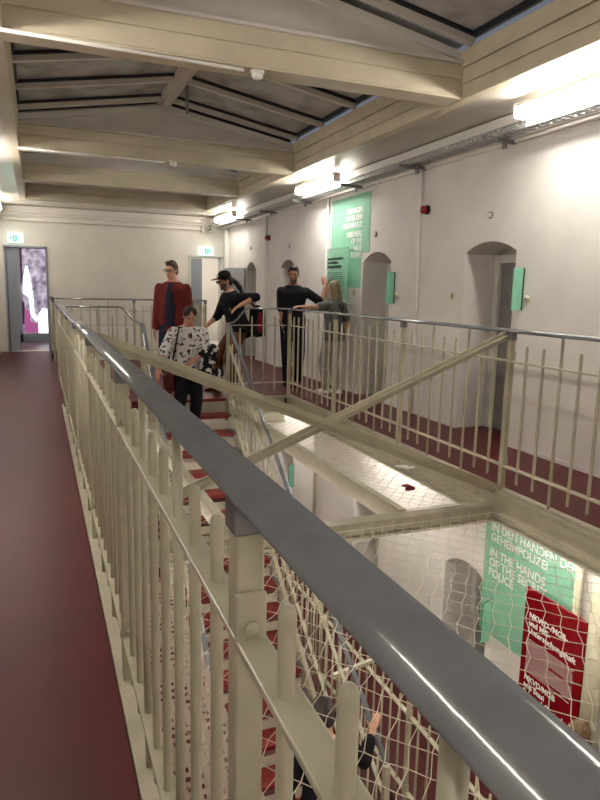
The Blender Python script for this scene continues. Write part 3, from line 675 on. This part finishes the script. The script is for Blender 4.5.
# ------------------------------------------------------------------ people
def cloth(name, c, c2=None, scale=14, lo=.42, hi=.5, rough=.85):
    m = mat(name, c, rough, var=.0 if c2 else .12, scale=scale if c2 else 9, c2=c2, bump=.15, bscale=70, spec=.2)
    for n in m.node_tree.nodes:
        if n.type == 'VALTORGB' and c2: n.color_ramp.elements[0].position = lo; n.color_ramp.elements[1].position = hi
    return m
def blob(name, mb, mats, parent, voxel=.012, smooth=4, fac=.5, zones=()):
    tmp = mb.build('tmp', M['dark'], None)
    tmp.data.materials.clear()
    me = bake(tmp, (('REMESH', dict(mode='VOXEL', voxel_size=voxel, use_smooth_shade=True)), ('SMOOTH', dict(factor=fac, iterations=smooth))))
    old = tmp.data; bpy.data.objects.remove(tmp); bpy.data.meshes.remove(old)
    me.name = name
    for mm in (mats if isinstance(mats, (list, tuple)) else [mats]): me.materials.append(mm)
    for p in me.polygons:
        p.use_smooth = True
        for c, r, k in zones:
            if (p.center-c).length < r: p.material_index = k
    o = bpy.data.objects.new(name, me); COL.objects.link(o); o.parent = parent
    if parent.name in ORG: ORG[o.name] = ORG[parent.name]
    return o
def ik(a, b, l1, l2, pole):
    d = b-a; L = min(d.length, (l1+l2)*.998); dn = d.normalized()
    x = (l1*l1-l2*l2+L*L)/(2*L); h = math.sqrt(max(0, l1*l1-x*x)); p = V(pole)-dn*V(pole).dot(dn); p.normalize()
    return a+dn*x+p*h, a+dn*L
def hand(mb, w, d, nrm, side, curl, s):
    d = d.normalized(); nrm = (nrm-d*nrm.dot(d)).normalized(); lat = nrm.cross(d)
    mb.ell(w+d*.048*s, (.041*s, .054*s, .017*s), (lat, d, nrm), 12, 8)
    for i, L in enumerate((.066,.078,.073,.056)):
        i2 = i if side > 0 else 3-i
        p = w+d*.088*s+lat*(.031-.0207*i)*s*side; a = 0
        for k, f in enumerate((.45,.32,.23)):
            a += curl*(.7 if k == 0 else 1); q = p+(d*math.cos(a)+nrm*math.sin(a))*L*f*s
            mb.cone(p, q, (.0092-.0008*k)*s, (.0088-.0009*k)*s, 8); p = q
    p = w+d*.02*s+lat*.032*s*side; q = p+(lat*side*.65+d*.7+nrm*.35).normalized()*.045*s; r = q+(lat*side*.25+d*.85+nrm*.5).normalized()*.034*s
    mb.cone(p, q, .0125*s, .0105*s, 8); mb.cone(q, r, .0105*s, .0085*s, 8)
def ring(c, xa, ya, rx, ry, n=18, sq=1.0):
    out = []
    for i in range(n):
        t = 2*PI*i/n; cx, cy = math.cos(t), math.sin(t)
        e = .82
        out.append(c+xa*rx*math.copysign(abs(cx)**e, cx)+ya*ry*math.copysign(abs(cy)**e, cy))
    return out
TOR = [(-.09,.12,.09),(-.03,.165,.115),(.03,.170,.115),(.12,.150,.105),(.22,.148,.102),(.33,.165,.112),(.42,.178,.112),(.47,.158,.098),(.505,.118,.080),(.535,.080,.066),(.565,.058,.058),(.62,.052,.055)]
def make_person(label, loc, yaw, H, hands, feet, lean=0, lat=0, pel=None, head=(0,0), bulk=1.0, skin='skin', hairc=(50,38,30), hair='short',
                top=None, sleeve=.6, topb=-.10, bottom=None, shoe=None, curl=(.25,.25), palms=None, poles=None, beard=False, twist=0, extra=None, leg=1.0, loose=1.0):
    loc = V(loc); s = H/1.75; rt = thing('person', loc, label, 'person', rz=math.radians(yaw))
    ORG.pop(rt.name); Rz = Matrix.Rotation(-math.radians(yaw), 3, 'Z')
    def L(p): return Rz @ (V(p)-loc)
    pel = L(pel) if pel else V((0,0,.94*s))
    a, b = math.radians(lean), math.radians(lat)
    up = V((math.sin(b), math.sin(a), math.cos(a)*math.cos(b))).normalized()
    tw = math.radians(twist); xa0 = V((math.cos(tw), math.sin(tw), 0)); xa = (xa0-up*xa0.dot(up)).normalized(); ya = up.cross(xa)
    def T(h): return pel+up*h*s
    neck = T(.57); hp, hy = math.radians(head[0]), math.radians(head[1])
    fw = Matrix.Rotation(hy, 3, 'Z') @ V((0, math.cos(hp), -math.sin(hp))); hx = fw.cross(V((0,0,1))).normalized(); hu = hx.cross(fw)
    hc = neck+up*.035*s+hu*.085*s+fw*.022*s; B = (hx, fw, hu)
    def HD(x, y, z): return hc+(hx*x+fw*y+hu*z)*s
    sh = {'R': T(.452)+xa*.178*s*bulk**.6, 'L': T(.452)-xa*.178*s*bulk**.6}
    hip = {'R': pel+xa0*.092*s-V((0,0,.02)), 'L': pel-xa0*.092*s-V((0,0,.02))}
    body = MB()
    body.loft([ring(T(h), xa, ya, rx*s*bulk*.97, ry*s*bulk*.97) for h, rx, ry in TOR])
    # head
    body.ell(HD(0,-.008,.02), (.074*s,.094*s,.104*s), B); body.ell(HD(0,.022,-.055), (.056*s,.066*s,.068*s), B)
    body.cone(T(.53), HD(0,-.02,-.05), .056*s, .052*s)
    body.cone(HD(0,.085,.012), HD(0,.108,-.022), .009*s, .0135*s, 8)
    body.ell(HD(0,.083,-.060), (.024*s,.012*s,.011*s), B, 8, 6); body.ell(HD(0,.074,-.098), (.026*s,.018*s,.018*s), B, 8, 6)
    for q in (1,-1):
        body.ell(HD(.074*q,-.008,-.012), (.010*s,.018*s,.030*s), B, 8, 6); body.cone(HD(.012*q,.083,.030), HD(.046*q,.072,.030), .009*s, .008*s, 8)
    zones = [(HD(.030*q,.080,.010), .011*s, 1) for q in (1,-1)] + [(HD(0,.094,-.060), .017*s, 2)]
    if beard: zones = [(HD(0,.06,-.085), .058*s, 3), (HD(.045,.045,-.06), .036*s, 3), (HD(-.045,.045,-.06), .036*s, 3)]+zones
    arms = {}
    for q, sg in (('R',1),('L',-1)):
        tgt = L(hands[q]); pole = V((poles or {}).get(q, (sg*.5,-1,-.4)))
        el, wr = ik(sh[q], tgt, .295*s, .265*s, pole); arms[q] = (sh[q], el, wr)
        body.cone(sh[q], el, .050*s*bulk, .040*s*bulk**.5); body.cone(el, wr, .041*s*bulk**.5, .027*s)
        d = wr-el; nm = V((palms or {}).get(q, (-sg,0,0)))
        if (palms or {}).get(q+'d'): d = V(palms[q+'d'])
        hand(body, wr, d, nm, -1 if q == 'R' else 1, curl[0 if q == 'R' else 1], s*1.02)
    legs = {}
    for q, sg in (('R',1),('L',-1)):
        fp, fy = feet[q]; g = L(fp); an = g+V((0,0,.085*s)); t = math.radians(fy)
        kn, an = ik(hip[q], an, .435*s*leg, .425*s*leg, (sg*.1, 1, 0)); fd = V((-math.sin(t), math.cos(t), 0)); legs[q] = (hip[q], kn, an, fd)
        body.cone(hip[q], kn, .085*s*bulk, .054*s); body.cone(kn, an, .053*s, .036*s); body.cone(an-V((0,0,.04*s)), an+fd*.15*s-V((0,0,.05*s)), .034*s, .026*s)
    blob('body', body, [M[skin], M['eye'], M['lip'], M['stub']], rt, .0078*s, 2, .5, zones)
    # clothes
    k = bulk*loose
    if bottom:
        b = MB(); b.loft([ring(T(h), xa, ya, (rx*bulk+.012)*s, (ry*bulk+.014)*s) for h, rx, ry in TOR[:4]])
        for q in 'RL':
            h, kn, an, fd = legs[q]; e = an-(an-kn).normalized()*.0
            b.cone(h, kn, .100*s*bulk, .072*s*loose); b.cone(kn, e, .072*s*loose, .056*s*loose)
        blob('trousers', b, bottom, rt, .013*s, 5)
    if shoe:
        for q in 'RL':
            h, kn, an, fd = legs[q]; b = MB(); side = fd.cross(V((0,0,1))); z0 = an.z-.085*s
            def F(f, w, z): return V((an.x, an.y, z0))+fd*f*s+side*w*s+V((0,0,z*s))
            b.loft([[F(f, w*cw, z*cz) for cw, cz in ((-.8,.0),(.8,.0),(1,.25),(.95,.6),(.5,1),(-.5,1),(-.95,.6),(-1,.25))] for f, w, z in ((-.075,.026,.055),(-.05,.040,.095),(.0,.041,.098),(.06,.045,.075),(.12,.050,.055),(.165,.044,.042),(.195,.024,.028))])
            blob('shoe', b, shoe, rt, .009*s, 3)
    if top:
        b = MB(); tor = [(topb, TOR[1][1]*1.04*k, TOR[1][2]*1.06*k)]+[(h, rx*k, ry*k) for h, rx, ry in TOR if topb+.02 < h < .55]
        b.loft([ring(T(h), xa, ya, rx*s+.014*s, ry*s+.016*s) for h, rx, ry in tor])
        for q in 'RL':
            p, e, w = arms[q]
            if sleeve <= 1: b.cone(p.lerp(e, .02), p.lerp(e, sleeve), .062*s*k, .063*s*k)
            else: b.cone(p.lerp(e, .02), e, .061*s*k, .055*s*k); b.cone(e, e.lerp(w, sleeve-1), .056*s*k, .044*s*k)
        blob('top', b, top, rt, .012*s, 5)
    hm = mat('hair', hairc, .6, var=.35, scale=40, bump=.4, bscale=90)
    b = MB(); b.ell(HD(0,-.022,.034), (.083*s,.098*s,.103*s), B)
    if hair == 'short': b.ell(HD(0,.04,.098), (.062*s,.05*s,.034*s), B); b.ell(HD(0,-.06,-.02), (.072*s,.05*s,.065*s), B)
    if hair == 'parted':
        b.ell(HD(.042,.008,.066), (.045*s,.060*s,.055*s), B); b.ell(HD(-.042,.008,.066), (.045*s,.060*s,.055*s), B); b.ell(HD(0,-.09,-.05), (.05*s,.04*s,.05*s), B)
    if hair == 'long':
        b.ell(HD(0,-.065,-.06), (.080*s,.055*s,.13*s), B); b.ell(HD(0,-.085,-.17), (.085*s,.045*s,.13*s), B)
        for q in (1,-1): b.ell(HD(.066*q,-.015,-.05), (.026*s,.05*s,.13*s), B)
        b.ell(HD(0,-.06,.115), (.04*s,.04*s,.03*s), B)
    if hair == 'pony':
        b.ell(HD(0,-.06,-.03), (.07*s,.05*s,.07*s), B)
        p = HD(0,-.10,0); r = .034
        for q in ((0,-.16,-.06),(0,-.20,-.15),(0,-.21,-.24)):
            n = HD(*q); b.cone(p, n, r*s, (r+.006)*s); p = n; r = .036 if q[2] > -.1 else .024
    blob('hair', b, hm, rt, .009*s, 2)
    ctx = dict(rt=rt, s=s, T=T, xa=xa, ya=ya, HD=HD, B=B, arms=arms, legs=legs, up=up, L=L, loc=loc, yaw=math.radians(yaw), pel=pel)
    if extra: extra(ctx)
    return ctx
def glasses(c, sun=False):
    HD, s = c['HD'], c['s']; b = MB(); m = M['eye']
    for q in (1,-1):
        pts = [HD(.032*q+.024*math.cos(a), .104, .008+.016*math.sin(a)) for a in [2*PI*i/12 for i in range(13)]]
        b.tube(pts, .003*s, 6); b.tube([HD(.056*q,.102,.012), HD(.078*q,.06,.012), HD(.082*q,-.01,.008)], .003*s, 6)
        if sun: b.ell(HD(.032*q,.104,.008), (.024*s,.003*s,.016*s), c['B'], 10, 6)
    b.tube([HD(-.008,.106,.012), HD(.008,.106,.012)], .003*s, 6)
    b.build('glasses', m, c['rt'], world=False)
def W(c, p): return c['loc']+Matrix.Rotation(c['yaw'], 3, 'Z') @ V(p)     # person's local point -> place
denim, black = cloth('dark_denim', (34,38,50)), cloth('black_cloth', (20,20,23))

# man in the red jacket
def red_extra(c):
    T, xa, ya, s = c['T'], c['xa'], c['ya'], c['s']
    b = MB(); b.loft([ring(T(h)+ya*.045*s, xa, ya, rx*s, ry*s) for h, rx, ry in ((-.06,.105,.128),(.1,.10,.125),(.25,.095,.12),(.38,.085,.118),(.46,.065,.095),(.52,.05,.066))]); blob('shirt', b, cloth('navy_shirt', (40,40,54)), c['rt'], .011, 3)
    b = MB()
    for q in (1,-1): b.cone(T(.50)+xa*.055*q*s+ya*.05*s, T(.545)+xa*.06*q*s-ya*.02*s, .022*s, .022*s)
    b.cone(T(.545)+xa*.05*s-ya*.05*s, T(.545)-xa*.05*s-ya*.05*s, .022*s, .022*s); blob('collar', b, cloth('dark_collar', (66,24,24)), c['rt'], .009, 2)
    glasses(c)
make_person('man in dark red jacket and glasses standing on the bridge behind the descending woman', (1.84,9.65,0), 150, 1.87,
    dict(R=(1.58,9.70,.86), L=(2.06,9.50,.84)), dict(R=((1.74,9.68,0),10), L=((1.94,9.62,0),-10)), head=(8,-14), bulk=1.12, hairc=(66,46,34),
    top=cloth('red_jacket', (108,38,36)), sleeve=1.95, topb=-.13, bottom=denim, shoe=M['eye'], extra=red_extra, loose=1.03)

# woman coming down the stairs
def lady_extra(c):
    pass
lady = make_person('woman in black and white floral blouse walking down the stairs, looking down, hand on railing', (1.74,8.19,-.388), 180, 1.67,
    dict(R=(1.33,7.93,.50), L=(1.74,7.83,.62)), dict(R=((1.66,8.46,-.194),-5), L=((1.82,8.22,-.388),5)), lean=6, head=(28,4), bulk=1.12, hair='parted', hairc=(44,30,26),
    top=cloth('floral_blouse', (206,202,198), (46,44,48), 24, .42, .46), sleeve=1.0, topb=-.10, bottom=black, shoe=M['eye'], palms=dict(R=(0,0,-1), L=(0,-1,.2)),
    poles=dict(R=(1,-.6,-.4), L=(-1,-.3,-.6)), curl=(.5,.35), loose=1.2, skin='skinD')
coat = cloth('black_white_print', (196,194,190), (22,22,26), 14, .54, .58)
b = MB()
for i in range(9):
    a = random.uniform(0, 6); b.ell((1.94+.06*math.cos(a), 7.93+.035*math.sin(a), .74-.045*i), (.095-.004*i, .07, .075), None, 10, 7)
for i in range(5): b.ell((1.90+.05*i, 7.90+.02*(i%2), .42+.02*math.sin(i*2)), (.04,.04,.10), None, 8, 6)
t = thing('coat', (1.95,7.93,.35), 'folded black and white patterned coat hanging over the descending woman\'s arm', 'coat')
for v in b.bm.verts: v.co -= V((1.95,7.93,.35))
ORG.pop(t.name); cb = blob('folded_cloth', b, coat, t, .014, 3)
ORG[t.name] = V((1.95,7.93,.35))
t = thing('shoulder_bag', (1.50,8.10,.10), 'maroon shoulder bag hanging at the descending woman\'s side', 'bag')
b = MB(); b.ell((1.49,8.16,.32), (.075,.10,.17), None, 14, 10); b.box(1.44,1.54,8.08,8.24,.22,.42)
for v in b.bm.verts: v.co -= V((1.50,8.10,.10))
blob('bag_body', b, cloth('maroon_leather', (82,28,34), rough=.5), t, .012, 4)
b = MB(); b.tube([(1.50,8.06,.45),(1.53,7.98,.70),(1.575,7.985,.93),(1.61,8.06,1.015),(1.60,8.18,.98),(1.53,8.27,.75),(1.50,8.24,.45)], .011, 6, up=(1,.1,0)); b.build('strap', M['eye'], t)

# man with the cap leaning at the head of the stairs
def cap_extra(c):
    HD, s, B, T, xa, ya = c['HD'], c['s'], c['B'], c['T'], c['xa'], c['ya']
    b = MB(); b.ell(HD(0,-.008,.062), (.088*s,.104*s,.080*s), B); cp = blob('cap', b, black, c['rt'], .008, 2)
    b = MB(); b.ell(HD(0,.125,.052), (.066*s,.068*s,.009*s), B, 14, 6); x = blob('cap_brim', b, cloth('red_brim', (150,36,44)), c['rt'], .006, 1); x.parent = cp
    b = MB(); b.ell(HD(.0,.088,.09), (.03*s,.012*s,.024*s), B, 10, 6); b.build('cap_badge', M['letter'], cp, world=False, smooth=True)
    glasses(c, True)
    p = T(.30)-xa*.135*s+ya*.10*s
    b = MB(); b.ell(p+V((0,0,.02)), (.035,.012,.055), (ya, xa, V((0,0,1))), 10, 6); b.build('printed_motif', cloth('green_print', (96,128,84), (30,40,32), 30), c['rt'], world=False, smooth=True)
cap = make_person('man in black cap with red brim and ponytail leaning on railing above the stairs', (2.62,9.22,0), 100, 1.83,
    dict(L=(2.60,8.76,1.27), R=(2.22,9.20,.95)), dict(R=((2.42,9.30,0),0), L=((2.66,9.12,0),10)), lean=17, head=(16,0), hair='pony', hairc=(34,26,22), pel=(2.72,9.22,.92),
    top=black, sleeve=1.25, topb=-.13, bottom=cloth('brown_trousers', (112,76,46)), shoe=cloth('dark_red_shoes', (92,24,28)), palms=dict(L=(0,0,-1), R=(0,0,-1), Ld=(.15,.75,-.5)), poles=dict(L=(-.3,-1,.35), R=(.3,-1,-.5)), curl=(.35,.35), loose=1.12, beard=True, extra=cap_extra)
t = thing('backpack', (2.97,9.12,.75), 'black backpack with red side panel on the back of the man in the cap', 'backpack')
b = MB(); b.ell((0,0,.28), (.12,.15,.24), None, 14, 10); b.box(-.09,.09,-.12,.12,.06,.46); bb = blob('bag_body', b, black, t, .013, 5)
b = MB(); b.ell((.0,-.135,.26), (.05,.02,.16), None, 12, 8); x = blob('side_panel', b, cloth('red_panel', (120,26,40)), t, .009, 2)
b = MB(); b.tube([(-.05,-.1,.48),(-.20,-.12,.60),(-.33,-.10,.52),(-.30,-.1,.22),(-.05,-.12,.08)], .016, 6, up=(0,1,.1)); b.build('strap', M['eye'], t, world=False)

# man in the black t-shirt, arm raised
def tee_extra(c):
    HD, s, B = c['HD'], c['s'], c['B']
tee = make_person('bearded man in black t-shirt raising one arm to point at the mint information panel', (3.66,9.47,0), 165, 1.86,
    dict(L=(4.16,9.38,1.57), R=(3.50,9.42,.84)), dict(R=((3.57,9.44,0),25), L=((3.78,9.50,0),-20)), head=(10,-6), hairc=(40,30,26), beard=True, skin='skinD',
    top=black, sleeve=.85, topb=-.12, bottom=cloth('dark_jeans', (30,34,44)), shoe=M['eye'], palms=dict(L=(0,-.4,.4), Ld=(.15,-.2,.6), R=(1,0,0)), poles=dict(L=(-1,.3,-1.2), R=(1,-.6,-.3)), curl=(.3,.35), loose=1.08)

# blonde woman by the mint panel
def blond_extra(c):
    T, xa, ya, s = c['T'], c['xa'], c['ya'], c['s']
    b = MB(); pts = [T(.46)+xa*.09*s+ya*.13*s, T(.52)+xa*.10*s, T(.44)+xa*.05*s-ya*.135*s, T(.2)-xa*.10*s-ya*.13*s, T(.05)-xa*.17*s-ya*.02*s]
    b.tube(pts, .014*s, 6, up=(0,.2,1)); b.build('sling_strap', M['eye'], c['rt'], world=False)
    b = MB(); b.tube([T(.46)-xa*.09*s+ya*.13*s, T(.52)-xa*.10*s, T(.44)-xa*.05*s-ya*.135*s, T(.2)+xa*.10*s-ya*.13*s], .014*s, 6, up=(0,.2,1)); b.build('sling_strap', M['eye'], c['rt'], world=False)
blond = make_person('woman with long blonde hair in grey top standing behind the right gallery railing', (3.98,8.62,0), 28, 1.63,
    dict(L=(3.36,8.34,1.27), R=(4.12,8.66,.82)), dict(R=((4.06,8.60,0),-8), L=((3.90,8.66,0),8)), head=(8,30), hair='long', hairc=(150,134,108),
    top=cloth('grey_top', (104,104,102)), sleeve=.75, topb=-.10, bottom=cloth('pale_grey_trousers', (168,164,158)), shoe=M['letter'], palms=dict(L=(0,0,-1), R=(-1,0,0)), poles=dict(L=(-.5,-1,-.8), R=(1,-.6,-.3)), curl=(.3,.4), extra=blond_extra, loose=1.1)

# person at the foot of the stairs
make_person('dark-haired person in black clothes at the foot of the stairs, hand on railing', (1.93,4.06,ZF), -10, 1.84,
    dict(R=(2.48,4.34,-2.15), L=(1.70,4.20,-2.55)), dict(R=((2.02,4.12,ZF),0), L=((1.83,4.0,ZF),0)), lean=8, head=(25,0), hair='short', hairc=(46,32,26),
    top=black, sleeve=1.65, topb=-.10, bottom=black, shoe=M['eye'], palms=dict(R=(0,0,-1)), poles=dict(R=(-.1,-.5,-1), L=(-1,-.8,-.3)), curl=(.4,.3), loose=1.1)
# visitor by the red panel
make_person('brown-haired visitor in tan jacket standing before the red exhibition panel below', (3.86,3.46,ZF), 40, 1.66,
    dict(R=(4.05,3.50,-2.70), L=(3.62,3.55,-2.68)), dict(R=((3.95,3.44,ZF),-5), L=((3.78,3.50,ZF),8)), head=(5,25), hair='long', hairc=(112,84,54),
    top=cloth('tan_jacket', (122,100,70)), sleeve=1.9, topb=-.12, bottom=denim, shoe=M['eye'], loose=1.1)

# ------------------------------------------------------------------ world, camera, view
w = bpy.data.worlds.new('World'); S.world = w; w.use_nodes = True
w.node_tree.nodes['Background'].inputs[0].default_value = (.35,.38,.45,1); w.node_tree.nodes['Background'].inputs[1].default_value = .25
cd = bpy.data.cameras.new('camera'); cam = bpy.data.objects.new('camera', cd); COL.objects.link(cam)
yaw, pit, rol, fpx = 3.82845349e-01, 1.68308028e-01, 2.18928362e-02, 648.774653
F = V((math.sin(yaw)*math.cos(pit), math.cos(yaw)*math.cos(pit), -math.sin(pit)))
R0 = V((math.cos(yaw), -math.sin(yaw), 0)); U0 = R0.cross(F)
c, s = math.cos(rol), math.sin(rol); R1 = R0*c+U0*s; U1 = U0*c-R0*s
cam.matrix_world = Matrix(((R1.x,U1.x,-F.x,0), (R1.y,U1.y,-F.y,0), (R1.z,U1.z,-F.z,1.5), (0,0,0,1)))
cd.sensor_fit = 'HORIZONTAL'; cd.sensor_width = 36; cd.lens = fpx/600*36; cd.clip_start = .02
S.camera = cam
S.view_settings.view_transform = 'Standard'; S.view_settings.look = 'None'; S.view_settings.gamma = 1; S.view_settings.exposure = .74
S.view_settings.use_curve_mapping = False
